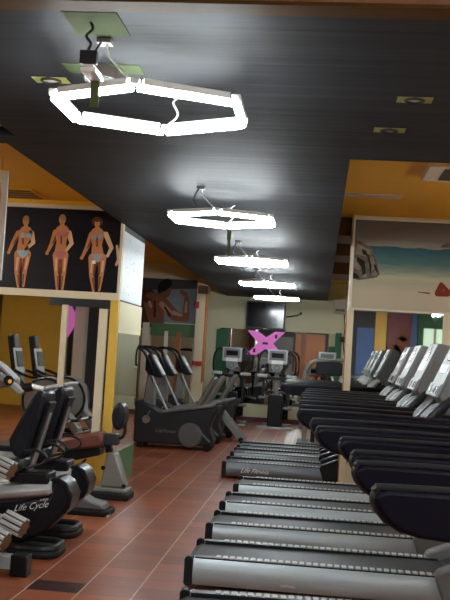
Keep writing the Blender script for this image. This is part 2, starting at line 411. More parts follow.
# local: x leftwards negative, z up; 1 unit = 1 m; 0.0103 m per printed unit
b = MB().box(-3.0, 0, 0, .01, 0, .865)
K = .0103
def fig(b, ox, oz, J, suit, hair, hs):
    """J: joints in print units from the head centre (right, down)"""
    cr, sr = cos(.06), sin(.06)
    P = lambda q: (ox+(q[0]*cr+q[1]*sr)*K, oz+(-q[1]*cr+q[0]*sr)*K)
    y = -.0010
    b.m(hair); ell(b, P((0, -1.0)), hs*K, 5.3*K, y)
    def layer(m, items, yy):
        b.m(m)
        for q, (p0, p1, r0, r1) in enumerate(items): caps(b, P(p0), P(p1), r0*K, r1*K, yy-q*.00012)
    A = J
    y -= .0006
    layer(1, [(A['sl'], A['el'], 2.8, 2.1), (A['el'], A['hl'], 2.1, 1.3), (A['hl'], A['hl'], 1.8, 1.8)], y)
    layer(2, [((A['sl'][0]+1, A['sl'][1]+3), (A['el'][0]+1, A['el'][1]), 1.1, .7)], y-.0004)
    layer(1, [(A['kl'], A['fl'], 2.5, 1.2), (A['kr'], A['fr'], 2.5, 1.2)], y)
    layer(2, [((A['kl'][0]+1.2, A['kl'][1]+2), (A['fl'][0]+.4, A['fl'][1]-2), 1.0, .5), ((A['kr'][0]-1.0, A['kr'][1]+2), (A['fr'][0]-.4, A['fr'][1]-2), 1.0, .5)], y-.0004)
    y -= .0006
    layer(1, [(A['pl'], A['kl'], 4.9, 2.5), (A['pr'], A['kr'], 4.7, 2.5)], y)
    layer(1, [((A['sl'][0]+1.5, A['sl'][1]), (A['sr'][0]-1.5, A['sr'][1]), 2.8, 2.8)], y)
    y -= .0006
    layer(1, [((0, 12), A['w'], 7.4, 4.8), (A['w'], ((A['pl'][0]+A['pr'][0])/2, A['pl'][1]-2), 5.2, 6.6), ((0, 2), (0, 9), 2.0, 2.4)], y)
    layer(3, [(A['sr'], A['er'], 2.7, 2.1), (A['er'], A['hr'], 2.0, 1.3), (A['hr'], A['hr'], 1.7, 1.7)], y)
    b.m(hair); ell(b, P((0, -3.2)), 2.9*K, 2.6*K, y-.0007)
    b.m(2); ell(b, P((-.9, .4)), .45*K, .35*K, y-.0009); ell(b, P((1.0, .4)), .45*K, .35*K, y-.0009); ell(b, P((.1, 2.7)), .8*K, .35*K, y-.0009)
    b.m(1); ell(b, P((0, .6)), 2.7*K, 3.9*K, y-.0005)
    y -= .0006
    layer(2, [((A['w'][0], 15), A['w'], 1.0, 1.0), ((A['pl'][0]+2.4, A['pl'][1]+5), (A['kl'][0]+2, A['kl'][1]), 1.2, .8), ((A['pr'][0]-2.6, A['pr'][1]+5), (A['kr'][0]-2, A['kr'][1]), 1.2, .8)], y)
    layer(3, [((A['pr'][0]+1.4, A['pr'][1]+4), (A['kr'][0]+.8, A['kr'][1]-3), 1.1, .8), ((A['pl'][0]-1.2, A['pl'][1]+4), (A['kl'][0]-.8, A['kl'][1]-3), 1.0, .7)], y)
    y -= .0006
    layer(suit, [((-3.4, 14.5), (-3.0, 14.5), 2.7, 2.7), ((3.4, 14.5), (3.0, 14.5), 2.7, 2.7)], y)
    hx = (A['pl'][0]+A['pr'][0])/2; hy = A['pl'][1]
    b.m(suit); b.flat([P((hx-6.4, hy-3.8)), P((hx+6.4, hy-3.8)), P((hx+5.2, hy-.6)), P((hx, hy+5)), P((hx-5.2, hy-.6))], y)
mats = ['printblk', 'skin', 'skind', 'skinl', 'bikini', 'hairb', 'bikinip', 'bikinig', 'hairy', 'white']
zc = lambda py: (290-py)*K
fig(b, -.262, .735, dict(sl=(-6, 12), el=(-11, 26), hl=(-16, 36), sr=(9, 12), er=(15, 26), hr=(11, 34), w=(0, 24), pl=(-4, 36), pr=(5, 36), kl=(-5.5, 54), kr=(4.5, 53), fl=(-3.5, 70), fr=(2.5, 69.5)), 7, 5, 5.6)
fig(b, -.640, .745, dict(sl=(-7, 12), el=(-11, 24), hl=(-16, 34), sr=(7, 13), er=(10, 24), hr=(3, 33), w=(-1, 24), pl=(-5, 36), pr=(2, 36), kl=(-5.5, 55), kr=(1.5, 55), fl=(-5, 71), fr=(.5, 71)), 6, 8, 3.8)
fig(b, -1.035, .715, dict(sl=(-8, 12), el=(-14, 23), hl=(-18, 32), sr=(6, 12), er=(8, 22), hr=(-2, 31), w=(-3, 23), pl=(-7, 34), pr=(1, 34), kl=(-9, 53), kr=(-1, 52), fl=(-7.5, 67.5), fr=(-2, 67)), 4, 8, 3.6)
b.m(3); caps(b, (-.035, .50), (-.005, .36), .012, .02, -.002); caps(b, (-.005, .36), (-.03, .30), .018, .012, -.003)
b.m(9); b.flat([(-.29, .335), (-.255, .335), (-.25, .30), (-.285, .30)], -.006)
b.build('print', mats, t)

t = thing('flexing_man_poster', 'grey blue poster of a dark haired bare chested man flexing his arm', 'poster', (-3.0, W2-.015, 2.02))
b = MB().box(-.95, .60, 0, .012, 0, .86); k = .0195
def C(i, p0, p1, r0, r1, y): b.m(i); caps(b, p0, p1, r0, r1, y)
b.m(1); b.flat([(-.95, .58), (.60, .70), (.60, .86), (-.95, .86)], -.001)
C(2, (-.55, .28), (-.42, .02), .20, .17, -.002); C(2, (-.62, .50), (-.36, .48), .13, .15, -.0025)
C(3, (-.30, .40), (-.20, .04), .19, .16, -.003); C(3, (-.38, .52), (-.12, .50), .06, .10, -.0035)
C(4, (-.10, .38), (.14, .16), .12, .10, -.004); C(4, (.16, .14), (.38, .10), .10, .07, -.0045)
C(4, (.38, .14), (.37, .50), .075, .045, -.005); C(5, (.37, .24), (.37, .42), .03, .02, -.0056); C(3, (.34, .57), (.27, .62), .05, .045, -.0055)
C(5, (-.12, .36), (.02, .22), .05, .06, -.005); C(5, (.12, .20), (.28, .16), .045, .03, -.006)
C(4, (-.04, .56), (-.03, .64), .075, .08, -.005); C(3, (-.10, .46), (-.08, .56), .08, .07, -.0048); C(6, (-.12, .70), (-.03, .77), .10, .10, -.006); C(6, (-.17, .62), (-.14, .70), .05, .08, -.0062)
C(2, (-.26, .40), (-.24, .12), .025, .03, -.006); C(4, (-.36, .36), (-.34, .22), .10, .08, -.0042); C(5, (-.36, .38), (-.33, .30), .035, .03, -.0058); C(2, (-.05, .30), (.06, .14), .02, .03, -.0065); C(6, (-.66, .30), (-.60, .05), .08, .05, -.0045); C(2, (-.45, .44), (-.36, .40), .05, .05, -.005)
b.build('print', ['greyblue', 'dark', 'mskind', 'mskin', 'mskin', 'mskinl', 'printblk'], t)

t = thing('beach_poster', 'wide seaside poster with rocks and a sunbather above the right mirror', 'poster', (.354, PY-.02, 2.108)); t.scale = (1.057, 1, 1.057)
MB().box(0, 3.0, 0, .015, 0, .985).build('print', 'beach', t)
b = MB(); b.box(-.022, 0, -.012, .02, -.02, 1.005); b.box(0, 3.0, -.012, .02, .985, 1.005); b.box(0, 3.0, -.012, .02, -.02, 0)
b.build('frame', 'creamw', t)
b = MB(); b.m(0)
b.flat([(0, .325), (.06, .31), (.17, .33), (.26, .35), (.295, .39), (.27, .45), (.255, .52), (.225, .60), (.20, .67), (.14, .70), (.07, .74), (0, .77)], -.001)
b.m(1); b.flat([(.02, .60), (.12, .58), (.19, .62), (.17, .66), (.10, .69), (.03, .72)], -.002); b.flat([(.17, .45), (.22, .42), (.245, .47), (.21, .58), (.17, .55)], -.0022)
b.flat([(0, .45), (.07, .42), (.10, .48), (.05, .55), (0, .56)], -.0024); b.flat([(.20, .37), (.25, .36), (.27, .39), (.24, .43)], -.0026); b.flat([(.10, .34), (.16, .34), (.15, .38), (.11, .38)], -.0028)
b.m(2); b.flat([(.04, .57), (.12, .52), (.14, .40), (.11, .36), (.09, .45), (.03, .53)], -.003); b.flat([(.14, .60), (.17, .50), (.19, .36), (.20, .47), (.16, .60)], -.0032)
b.flat([(0, .40), (.05, .37), (.08, .33), (0, .33)], -.0034); b.flat([(.08, .66), (.13, .64), (.16, .58), (.10, .60)], -.0036); b.flat([(.22, .50), (.24, .44), (.27, .40), (.25, .48)], -.0038)
b.build('printed_rock', ['rock', 'rockl', 'rockd'], t)
b = MB(); b.flat([(.93, .715), (.98, .715), (1.03, .72), (1.07, .715), (1.15, .715), (1.10, .75), (1.03, .775), (.98, .76)], -.0015); b.build('printed_islet', 'rock', t)
b = MB()
b.m(0); caps(b, (.93, .205), (1.04, .21), .03, .032, -.002); caps(b, (.935, .215), (.965, .315), .036, .020, -.003); caps(b, (.965, .315), (1.05, .225), .020, .024, -.0032)
b.m(1); caps(b, (.985, .23), (.978, .27), .016, .008, -.004); caps(b, (1.08, .225), (1.28, .235), .04, .05, -.0034); caps(b, (.84, .205), (.72, .212), .009, .004, -.0022)
b.m(2); caps(b, (1.34, .27), (1.36, .275), .035, .035, -.004)
b.build('printed_sunbather', ['swim', 'skind', 'printblk'], t)

t = thing('banner', 'white edged hanging banner cut off by the left edge of the view', 'banner', (-2.60, 7.5, 1.98))
b = MB().box(-.9, 0, 0, .015, 0, .90); b.m(1); b.box(-.9, 0, .015, .03, 0, .90); b.build('panel', ['creamw', 'dark'], t)
MB().tube([(-.06, .015, .895), (-.06, .015, 1.14)], .003, 6).build('hanger', 'steel', t)
MB().tube([(-.80, .015, .895), (-.80, .015, 1.14)], .003, 6).build('hanger', 'steel', t)
b = MB()
b.m(0); b.flat([(-.5, .03), (-.065, .03), (-.06, .45), (-.045, .70), (-.06, .80), (-.5, .80)], -.002)
b.m(1); caps(b, (-.12, .78), (-.09, .55), .05, .035, -.003)
b.build('print', ['skinl', 'hairb'], t)

# ------------------------------------------------------------------ pink X, a mirror reflection modelled as a solid shape
t = thing('x_reflection', 'bright pink X standing in for a reflection in the far mirror below the television', 'sign', (-1.18, BY-.06, 1.76))
b = MB()
for s in (1, -1):
    d = (.50, .29*s); 
    b.prism([(-.50, -.29*s-.11), (-.36, -.29*s-.11 if s > 0 else .29+.02), (.50, .29*s+.11-.0), (.36, .29*s+.11)] if False else
            [(-.42, -.27*s), (-.20, -.27*s), (.14, -.03*s), (.42, .27*s), (.20, .27*s), (-.14, .03*s)], 'y', -.012 if s > 0 else -.014, .02)
b.build('cross', 'pink', t)
for c in ((-.07, .05, -.03, .02), (.20, .25, .12, .20), (-.27, -.22, -.22, -.13), (.18, .23, -.20, -.14)):
    MB().box(c[0], c[1], -.02, -.012, c[2], c[3]).build('clip', 'black', t)

# a pink sign behind the viewer, seen in the left mirror
t = thing('banner_sign', 'bright pink angular sign reflected in the left mirror', 'sign', (-5.6, -2.1, 2.05))
MB().prism([(-.45, -.62), (-.20, -.40), (-.07, -.16), (-.07, .16), (-.20, .40), (-.45, .70)], 'y', 0, .03).build('panel', 'pink', t)

# ------------------------------------------------------------------ hexagonal ceiling lights
def hexpts(w=.815, l=.80):
    a = w/2
    return [(-a, -l*.245), (0, -l/2), (a, -l*.245), (a, l*.245), (0, l/2), (-a, l*.245)]
HP = hexpts()
def hex_light(name, label):
    t = thing(name, label, 'ceiling light', group='hexagonal ceiling lights')
    for i in range(6):
        a = Vector((*HP[i], 0)); c = Vector((*HP[(i+1) % 6], 0)); d = (c-a).normalized()
        tb = MB().cyl(a+d*.014, c-d*.014, .0155, n=12).build('tube', 'tube', t)
        n = Vector((-d.y, d.x, 0))
        b = MB(); P = a+d*.035; Q = c-d*.035
        
        qs = [P-n*.016, Q-n*.016, Q+n*.016, P+n*.016]
        b.prism([(q.x, q.y) for q in qs], 'z', .014, .042); b.build('channel', 'white', tb)
    for i in range(6):
        a = Vector((*HP[i], 0))
        MB().box(a.x-.020, a.x+.020, a.y-.020, a.y+.020, .012, .040).build('corner_joint', 'white', t, .006)
    # suspension from the near joint, plus cable
    h = .20
    MB().tube(smooth([(-.13, -.40, h), (-.13, -.38, h-.05), (-.09, -.38, .10), (-.03, -.395, .04)]), .006, 6).build('suspension_cable', 'white', t)
    MB().tube(smooth([(-.14, -.42, h), (-.17, -.42, h-.05), (-.19, -.41, h-.10), (-.17, -.40, h-.15)]), .005, 6).build('loose_wire', 'black', t)
    MB().box(-.17, -.11, -.43, -.37, h-.02, h).build('ceiling_hook', 'grey', t)
    MB().tube(smooth([(0, .40, .03), (.05, .44, .10), (.02, .46, .17), (.05, .47, h)]), .006, 6).build('rear_cable', 'white', t)
    return t
hx = hex_light('hexagon_light', 'nearest and largest lit hexagon light under the black ceiling')
hl = ['second nearest lit hexagon light, right behind the largest one', 'third lit hexagon light, middle of the row of five',
      'fourth lit hexagon light, just in front of the farthest one', 'farthest and smallest lit hexagon light, right above the television']
hx.location = (-.82, 4.25, 2.58)
for i, l in enumerate(hl): dup(hx, (-.84, 4.25+3.46*(i+1), 2.58), 0, l)
dup(hx, (-.82, .79, 2.71), 0, 'unseen hexagon light added above the viewer as fill')  # extra lamp added for fill, set high to stay out of the mirrors
dup(hx, (1.4, 1.75, 2.71), 0, 'unseen hexagon light added above the treadmill row as fill')  # another added fill lamp, placed where the right mirror misses it

# long tube fittings added as fill light for the yellow bays, outside the picture
for x, y, hl in ((2.6, 4.6, .16), (2.6, 8.4, .58), (2.6, 1.0, .16), (-4.9, 3.4, .16), (-4.6, 8.2, .38)):
    t = thing('fill_tube_light', 'unseen white twin tube fitting added as fill light', 'ceiling light', (x, y, 2.62), 0, 'added fill light fittings')
    MB().box(-.09, .09, -.62, .62, .02, .06).build('housing', 'white', t)
    for s in (-.05, .05): MB().cyl((s, -.6, 0), (s, .6, 0), .016, n=10).build('tube', 'filltube', t)
    for s in (-.5, .5): MB().cyl((0, s, .06), (0, s, hl), .005, n=6).build('hanger', 'steel', t)

# ------------------------------------------------------------------ ceiling fittings
def at_ceiling(name, label, cat, x, y, z=CZ): return thing(name, label, cat, (x, y, z))
t = at_ceiling('lamp_bracket', 'white lamp bracket hanging from a hook near the wooden beam', 'bracket', -.97, 3.66)
MB().box(-.09, .13, -.14, .13, -.004, .004).build('tape_patch', 'tape', t)
MB().tube(smooth([(0, -.03, 0), (.012, -.03, -.03), (-.012, -.03, -.06), (.008, -.03, -.09), (0, -.03, -.115)], 5), .006, 6).build('hook_chain', 'rim', t)
MB().prism([(-.035, -.115), (.035, -.115), (.035, -.17), (-.035, -.17)], 'y', -.03, .0).build('clamp', 'rim', t, .004)
b = MB().box(-.03, .03, -.02, .13, -.20, -.18); b.box(-.022, .022, -.02, .13, -.18, -.165); b.build('channel', 'white', t, .004)
MB().box(-.018, .018, .11, .114, -.31, -.20).build('tape_strip', 'tape', t)
t = at_ceiling('smoke_detector', 'grey round smoke detector with tape beside the nearest hexagon light', 'smoke detector', -1.07, 4.26)
MB().box(-.17, .19, -.07, .07, -.003, -.001).build('tape', 'tape', t)
MB().cyl((0, 0, 0), (0, 0, -.055), .085, .08, 24).build('body', 'taupe', t)
MB().cyl((0, 0, -.055), (0, 0, -.075), .045, .035, 20).build('sensor', 'greyp', t)
for x, y, l in ((-1.37, 4.47, 'small taped spotlight left of the nearest hexagon light'), (.40, 4.62, 'small taped spotlight nearer the beam on the right half of the ceiling'), (.325, 5.25, 'small taped spotlight near the yellow edge on the right half of ceiling')):
    t = at_ceiling('taped_spotlight', l, 'spotlight', x, y)
    MB().box(-.085, .085, -.05, .05, -.003, -.001).build('tape', 'tapey', t)
    MB().tube([(.045*cos(2*pi*k/20), .045*sin(2*pi*k/20), -.006) for k in range(20)], .008, 6, True).build('ring', 'taupe', t)
    MB().cyl((0, 0, -.001), (0, 0, -.008), .024, .02, 18).build('lens', 'silverp', t)
tag(MB().box(-1.02, -.98, 9.9, 9.93, CZ-.10, CZ).box(-1.015, -.985, 9.93, 9.934, CZ-.26, CZ-.08).build('hanging_tag', 'tape', None), 'pale green tape strip hanging behind the second hexagon light', 'tape')
t = thing('air_vent', 'white air conditioner grille in the yellow ceiling at the right edge', 'air vent', (1.31, 8.32, 3.20))
MB().box(-.47, .75, -.32, .32, -.05, 0).build('frame', 'creamw', t, .01)
MB().box(-.33, -.10, -.24, .24, -.054, -.05).build('grille', 'black', t)
MB().box(-.21, -.19, -.24, .24, -.06, -.054).box(.02, .5, -.24, .24, -.054, -.05).build('louvre', 'beige', t)
tag(MB().box(.16, .76, 9.68, 9.86, 3.185, 3.20).build('ceiling_slot', 'beige', None, .003), 'flush strip panel in the yellow ceiling above the beach poster', 'ceiling panel')
t = thing('ceiling_hatch', 'flush vent hatch in the yellow ceiling above the bodybuilder poster', 'air vent', (-3.10, 9.38, 3.0))
MB().box(-.26, .20, -.30, .30, -.012, 0).build('frame', 'ceily', t, .003)
for k in range(4): MB().box(-.22, .16, -.25+k*.135, -.17+k*.135, -.016, -.012).build('louvre', 'brownb', t)

# ------------------------------------------------------------------ television, speaker
t = thing('television', 'black flat television hung high on the cream far wall', 'television', (-1.205, BY-.14, 2.06))
MB().box(-.43, .43, -.03, .03, 0, .62).build('bezel', 'black', t, .008)
MB().box(-.40, .40, -.034, -.03, .045, .59).build('screen', 'screen', t)
MB().box(-.04, .04, -.036, -.033, .016, .026).build('badge', 'steel', t)
MB().box(-.03, .03, .03, .13, .28, .36).build('wall_mount', 'black', t)
t = thing('wall_bracket', 'thin dark bracket arm on the far wall right of the television', 'bracket', (-.45, BY, 2.27))
MB().tube([(-.31, -.05, .10), (-.05, -.05, .15), (.02, -.05, .20)], .018, 6).build('arm', 'rim', t)
MB().box(0, .04, -.05, 0, .17, .23).build('plate', 'rim', t)
t = thing('wall_speaker', 'cream boxy wall unit at the top right of the far wall', 'air conditioner', (.43, BY, 2.50))
MB().prism([(0, 0), (0, .30), (-.20, .30), (-.22, .06), (-.16, 0)], 'x', -.14, .14).build('body', 'creamw', t, .02)
MB().box(-.10, .10, -.222, -.20, .05, .10).build('outlet', 'greyp', t)
t = thing('hanging_cable', 'black cable and plug hanging on the far wall under the cream unit', 'cable', (.56, BY-.02, 1.6))
MB().tube(smooth([(-.03, 0, .90), (0, 0, .6), (-.02, 0, .3), (.01, 0, 0)]), .012, 6).build('cord', 'rubber', t)
MB().box(-.10, .02, -.04, .0, .28, .40).build('plug', 'black', t, .01)

# ------------------------------------------------------------------ treadmill
def make_treadmill(name, label, group, hood=1.56):
    t = thing(name, label, 'treadmill', group=group)
    L_ = hood
    b = MB().box(.06, L_+.45, -.27, .27, .05, .165); b.build('deck_frame', 'black', t)
    for s in (-1, 1):
        y0, y1 = sorted((s*.27, s*.325))
        e = MB(); e.prism(rrect(-.035, .022, .02, .205, .025), 'y', y0 if s > 0 else y0-.004, y1+.004 if s > 0 else y1)
        e.build('end_cap', 'rim', t, .006)
        c = MB(); c.prism([(s*.265, .03), (s*.318, .03), (s*.334, .06), (s*.337, .095), (s*.333, .125), (s*.324, .155), (s*.311, .180), (s*.296, .198), (s*.265, .198)], 'x', .022, L_+.2)
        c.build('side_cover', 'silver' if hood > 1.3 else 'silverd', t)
    MB().cyl((.02, -.265, .12), (.02, .265, .12), .055, n=16).build('rear_roller', 'rubber', t)
    b = MB(); pr = [(.02, .066), (-.03, .085), (-.045, .12), (-.03, .16), (.02, .178), (L_+.1, .190), (L_+.1, .182), (.03, .168), (-.02, .15), (-.035, .12), (-.022, .09), (.02, .074)]
    b.prism(pr, 'y', -.225, .225); b.build('running_belt', 'belt', t)
    for s in (-1, 1):
        r = MB(); r.m(0); r.prism([(.03, .17), (L_+.05, .18), (L_+.05, .200), (.03, .200)], 'y', s*.232 if s > 0 else -.302, s*.302 if s > 0 else -.232)
        r.m(1); x = .16
        ya = s*.268
        while x < L_:
            r.box(x, x+.029, ya-.033, ya+.033, .199, .207); x += .044
        r.build('step_rail', ['rim', 'pale'], t)
    # motor hood with two raised shoulders
    h = MB(); h.prism([(L_+.06, .19), (L_+.16, .23), (L_+.30, .29), (L_+.52, .30), (L_+.60, .22), (L_+.60, .03), (L_+.06, .03)], 'y', -.30, .30)
    h.build('motor_hood', 'shroud' if hood > 1.3 else 'black', t, .02)
    for s in (-1, 1):
        y0, y1 = sorted((s*.235, s*.36))
        MB().prism([(L_-.04, .195), (L_-.02, .235), (L_+.16, .31), (L_+.4, .33), (L_+.4, .03), (L_+.02, .03)], 'y', y0, y1).build('hood_shoulder', 'greyp' if hood > 1.3 else 'black', t, .015)
    for s in (-1, 1):
        y0, y1 = sorted((s*.27, s*.335))
        MB().prism([(1.78, .25), (1.92, .25), (1.90, 1.00), (1.80, 1.32), (1.66, 1.32), (1.76, 1.00)], 'y', y0, y1).build('upright', 'greyp', t, .015)
    for s in (-1, 1):
        y0, y1 = sorted((s*.25, s*.325)); 
        pl = [(1.80, 1.15), (1.80, 1.03), (1.0, 1.03), (.82, 1.034), (.75, 1.04), (.705, 1.052), (.672, 1.072), (.648, 1.096), (.634, 1.118), (.630, 1.138), (.638, 1.153), (.662, 1.162)]
        a = MB().prism(pl, 'y', y0, y1).build('side_arm', 'navy', t, .012)
        ym = s*.288
        MB().tube(smooth([(.71, ym, 1.048), (.668, ym, 1.074), (.640, ym, 1.104), (.628, ym, 1.134), (.640, ym, 1.157), (.67, ym, 1.165), (1.1, ym, 1.165), (1.75, ym, 1.155)], 4), [.005]*4+[.008]*4+[.010]*21, 10, squash=2.9).build('arm_rim', 'rim', a)
    # console: tilted slab facing the runner
    A, B = (1.50, 1.30), (1.66, 1.665); n = (.935, -.36); th = .12
    c = MB(); c.prism([A, B, (B[0]+n[0]*.10, B[1]-.02), (B[0]+n[0]*th, B[1]-.075), (A[0]+n[0]*th+.03, A[1]-.03), (A[0]+n[0]*.06, A[1]-.075)], 'y', -.27, .27)
    cn = c.build('console', 'greyp', t, .012)
    d = Vector((B[0]-A[0], 0, B[1]-A[1])); 
    def onface(u0, u1, y0, y1, h, nm, m):
        q = MB(); pts = []
        P0 = Vector((A[0], 0, A[1]))+d*u0; P1 = Vector((A[0], 0, A[1]))+d*u1; nn = Vector((-n[0], 0, -n[1]))
        q.prism([(P0.x, P0.z), (P1.x, P1.z), (P1.x+nn.x*h, P1.z+nn.z*h), (P0.x+nn.x*h, P0.z+nn.z*h)], 'y', y0, y1)
        return q.build(nm, m, cn, .003)
    onface(.02, .99, -.265, .265, .012, 'face_panel', 'face')
    onface(.62, .82, -.10, .10, .016, 'display', 'lcd'); onface(.40, .54, -.15, .15, .015, 'keypad', 'silverp')
    onface(-.02, .21, -.262, .262, .022, 'tray', 'face')
    for y in (-.20, -.08, .12): onface(.03, .16, y-.035, y+.035, .026, 'cup_holder', 'black')
    onface(.84, .93, -.04, .04, .016, 'badge', 'greyp')
    # slanted sensor grips between arms and console
    for s in (-1, 1):
        y = s*.20
        MB().tube([(1.34, y, 1.05), (1.50, y, 1.21), (1.58, y, 1.30)], .020, 10).build('grip_bar', 'steel', t)
        MB().tube([(1.35, y-.06, 1.03), (1.38, y-.06, 1.07), (1.53, y-.06, 1.235), (1.58, y-.06, 1.29)], [.024, .036, .036, .024], 10).build('grip', 'black', t)
        MB().tube([(1.40, y+.03, 1.125), (1.43, y+.03, 1.155), (1.49, y+.03, 1.22), (1.52, y+.03, 1.25)], [.012, .034, .034, .014], 10, squash=.6).build('sensor_pad', 'silverp', t)
    return t

rowg = 'treadmills with black side arms in the right hand row'
tm = make_treadmill('treadmill', 'treadmill nearest the viewer, only its two black side arms showing at the right edge', rowg)
tm.location = (-.475, 2.86, 0); tm.rotation_euler = (0, 0, .05)
for x, y, l in ((-.50, 3.80, 'second treadmill from the viewer, its two black arms just behind the nearest pair'),
                (-.63, 4.93, 'treadmill at the bottom edge, its dark belt cut off by the frame'),
                (-.735, 6.36, 'first treadmill whose silver side cover shows in full along the bottom'),
                (-.748, 7.59, 'silver sided treadmill right behind the one with its whole side in front'),
                (-.757, 8.69, 'third silver sided treadmill, counted from the bottom edge of the row'),
                (-.740, 9.87, 'last treadmill before the gap, beside the end of the beach poster wall')):
    dup(tm, (x, y, 0), .05 if y < 5.5 else 0, l)
farg = 'treadmills beyond the gap'
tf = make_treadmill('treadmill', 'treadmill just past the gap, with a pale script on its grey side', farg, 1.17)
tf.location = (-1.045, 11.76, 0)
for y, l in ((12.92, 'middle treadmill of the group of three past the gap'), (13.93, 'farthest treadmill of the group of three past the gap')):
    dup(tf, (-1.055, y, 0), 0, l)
lettering('Life Fitness', .075, 'darkscript', tf, (.36, -.3385, .105), depth=.001, shear=.5)
lettering('LifeFitness', .022, 'darkscript', [o for o in bpy.data.objects if o.get('label', '').startswith('first treadmill whose')][0], (.62, -.337, .07), depth=.001)

# ------------------------------------------------------------------ recumbent bikes
def make_recumbent(name, label):
    """origin at rear foot on the floor; the rider faces -x; side faces +-y"""
    t = thing(name, label, 'exercise bike', group='black recumbent bikes')
    # rear body
    out = [(-1.30, .24), (-.38, .36), (-.12, .42), (-.10, .53), (-.05, .545), (.005, .51), (.045, .435), (.035, .37), (-.005, .31), (-.13, .175), (-.29, .085), (-.50, .05), (-1.30, .05)]
    b = MB().prism(out, 'y', -.11, .11); body = b.build('body', 'black', t, .03)
    # seat rail
    MB().tube([(-1.25, 0, .30), (-.10, 0, .475)], .062, 16, squash=1.9).build('seat_rail', 'rail', t)
    MB().prism([(-.115, .535), (-.105, .55), (-.05, .56), (.01, .525), (.052, .44), (.04, .36), (.005, .31), (-.01, .315), (.02, .37), (.02, .43), (-.02, .49), (-.06, .52), (-.09, .525)], 'y', -.12, .12).build('tail_cap', 'black', t, .012)
    lettering('Life Cycle', .062, 'script', body, (-.245, -.112, .345), rot=(pi/2, -.20, 0), shear=.6, depth=.001)
    lettering('Lc9500', .020, 'script', body, (-.15, -.112, .400), rot=(pi/2, -.16, 0), shear=.3, depth=.001)
    # rear stabiliser foot: a flat rounded loop
    f = MB(); f.prism([(x, y) for x, y in rrect(-.40, -.02, -.19, .19, .12, 6)], 'z', .0, .055)
    f.build('rear_foot', 'rubber', t, .02)
    MB().tube([(x, y, .065) for x, y in rrect(-.37, -.05, -.16, .16, .10, 6)], .028, 8, True).build('foot_rim', 'rim', t)
    # seat carriage, seat, backrest
    MB().box(-.42, -.13, -.10, .10, .50, .585).build('seat_carriage', 'black', t, .015)
    MB().prism(rrect(-.80, -.30, .585, .68, .045), 'y', -.20, .20).build('seat', 'vinyl', t, .02)
    bk = [(-.37, .68), (-.41, .73), (-.425, .80), (-.27, 1.13), (-.23, 1.165), (-.19, 1.15), (-.185, 1.10), (-.27, .76), (-.31, .69)]
    br = MB().prism(bk, 'y', -.15, .15).build('backrest', 'vinyl', t, .03)
    MB().prism([(-.27, .74), (-.175, 1.08), (-.16, 1.07), (-.25, .72)], 'y', -.08, .08).build('back_plate', 'black', br)
    MB().tube([(-.30, 0, .58), (-.26, 0, .72), (-.19, 0, 1.0)], .025, 8).build('backrest_post', 'steel', t)
    MB().tube(smooth([(-.27, -.20, .62), (-.15, -.22, .66), (-.12, -.22, .71), (-.20, -.22, .75), (-.28, -.22, .74)]), .010, 8).build('seat_handle', 'rim', t)
    MB().tube(smooth([(-.27, .20, .62), (-.15, .22, .66), (-.12, .22, .71), (-.20, .22, .75), (-.28, .22, .74)]), .010, 8).build('seat_handle', 'rim', t)
    MB().tube([(-.21, -.09, 1.175), (-.18, .0, 1.185), (-.16, .12, 1.185)], .013, 8).build('back_handle', 'chrome', t)
    # front pod with big round covers, cranks, pedals
    MB().prism(arc(-1.72, .72, .33, 40, 320, 18)+[(-1.30, .30), (-1.25, .10), (-1.25, .42), (-1.42, .60)], 'y', -.11, .11).build('front_pod', 'grey', t, .02)
    for s in (-1, 1):
        MB().cyl((-1.72, s*.11, .74), (-1.72, s*.14, .74), .30, .27, 32).build('round_cover', 'grey', t)
        MB().tube([(-1.72+.29*cos(2*pi*k/32), s*.13, .74+.29*sin(2*pi*k/32)) for k in range(32)], .018, 6, True).build('cover_rim', 'black', t)
    for s in (-1, 1):
        cx, cz = -1.45, .48; ex, ez = cx+s*.17, cz+s*.04
        MB().tube([(cx, s*.12, cz), (cx, s*.16, cz), (ex, s*.17, ez)], .016, 8).build('crank', 'steel', t)
        MB().box(ex-.05, ex+.05, s*.18 if s > 0 else -.27, .27 if s > 0 else -.18, ez-.015, ez+.015).build('pedal', 'rubber', t, .008)
    MB().prism([(-1.95, .80), (-2.02, .80), (-2.22, 1.12), (-2.14, 1.15)], 'y', -.06, .06).build('console_mast', 'greyp', t, .01)
    c = MB().prism([(-2.10, 1.02), (-2.19, 1.02), (-2.29, 1.56), (-2.20, 1.58)], 'y', -.10, .10).build('console', 'black', t, .015)
    MB().prism([(-2.095, 1.06), (-2.115, 1.06), (-2.18, 1.40), (-2.16, 1.40)], 'y', -.17, .17).build('console_face', 'silverp', t, .01)
    MB().prism([(-2.10, 1.16), (-2.13, 1.16), (-2.165, 1.36), (-2.14, 1.36)], 'y', -.12, .12).build('display', 'lcd', t)
    for s in (-1, 1):
        MB().tube(smooth([(-2.15, s*.10, 1.12), (-2.08, s*.24, 1.10), (-1.90, s*.26, 1.04), (-1.80, s*.24, 1.04)]), .018, 8).build('handlebar', 'black', t)
    MB().box(-1.95, -1.86, -.26, .26, 0, .06).build('front_foot', 'rubber', t, .02)
    MB().box(-1.92, -1.20, -.07, .07, .05, .34).build('lower_beam', 'black', t, .02)
    return t
rb = make_recumbent('recumbent_bike', 'black recumbent bike in front at the left edge, silver script on its rounded tail')
rb.location = (-1.70, 6.67, 0)
dup(rb, (-1.755, 7.40, 0), 0, 'second black recumbent bike, half hidden behind the front one at left')

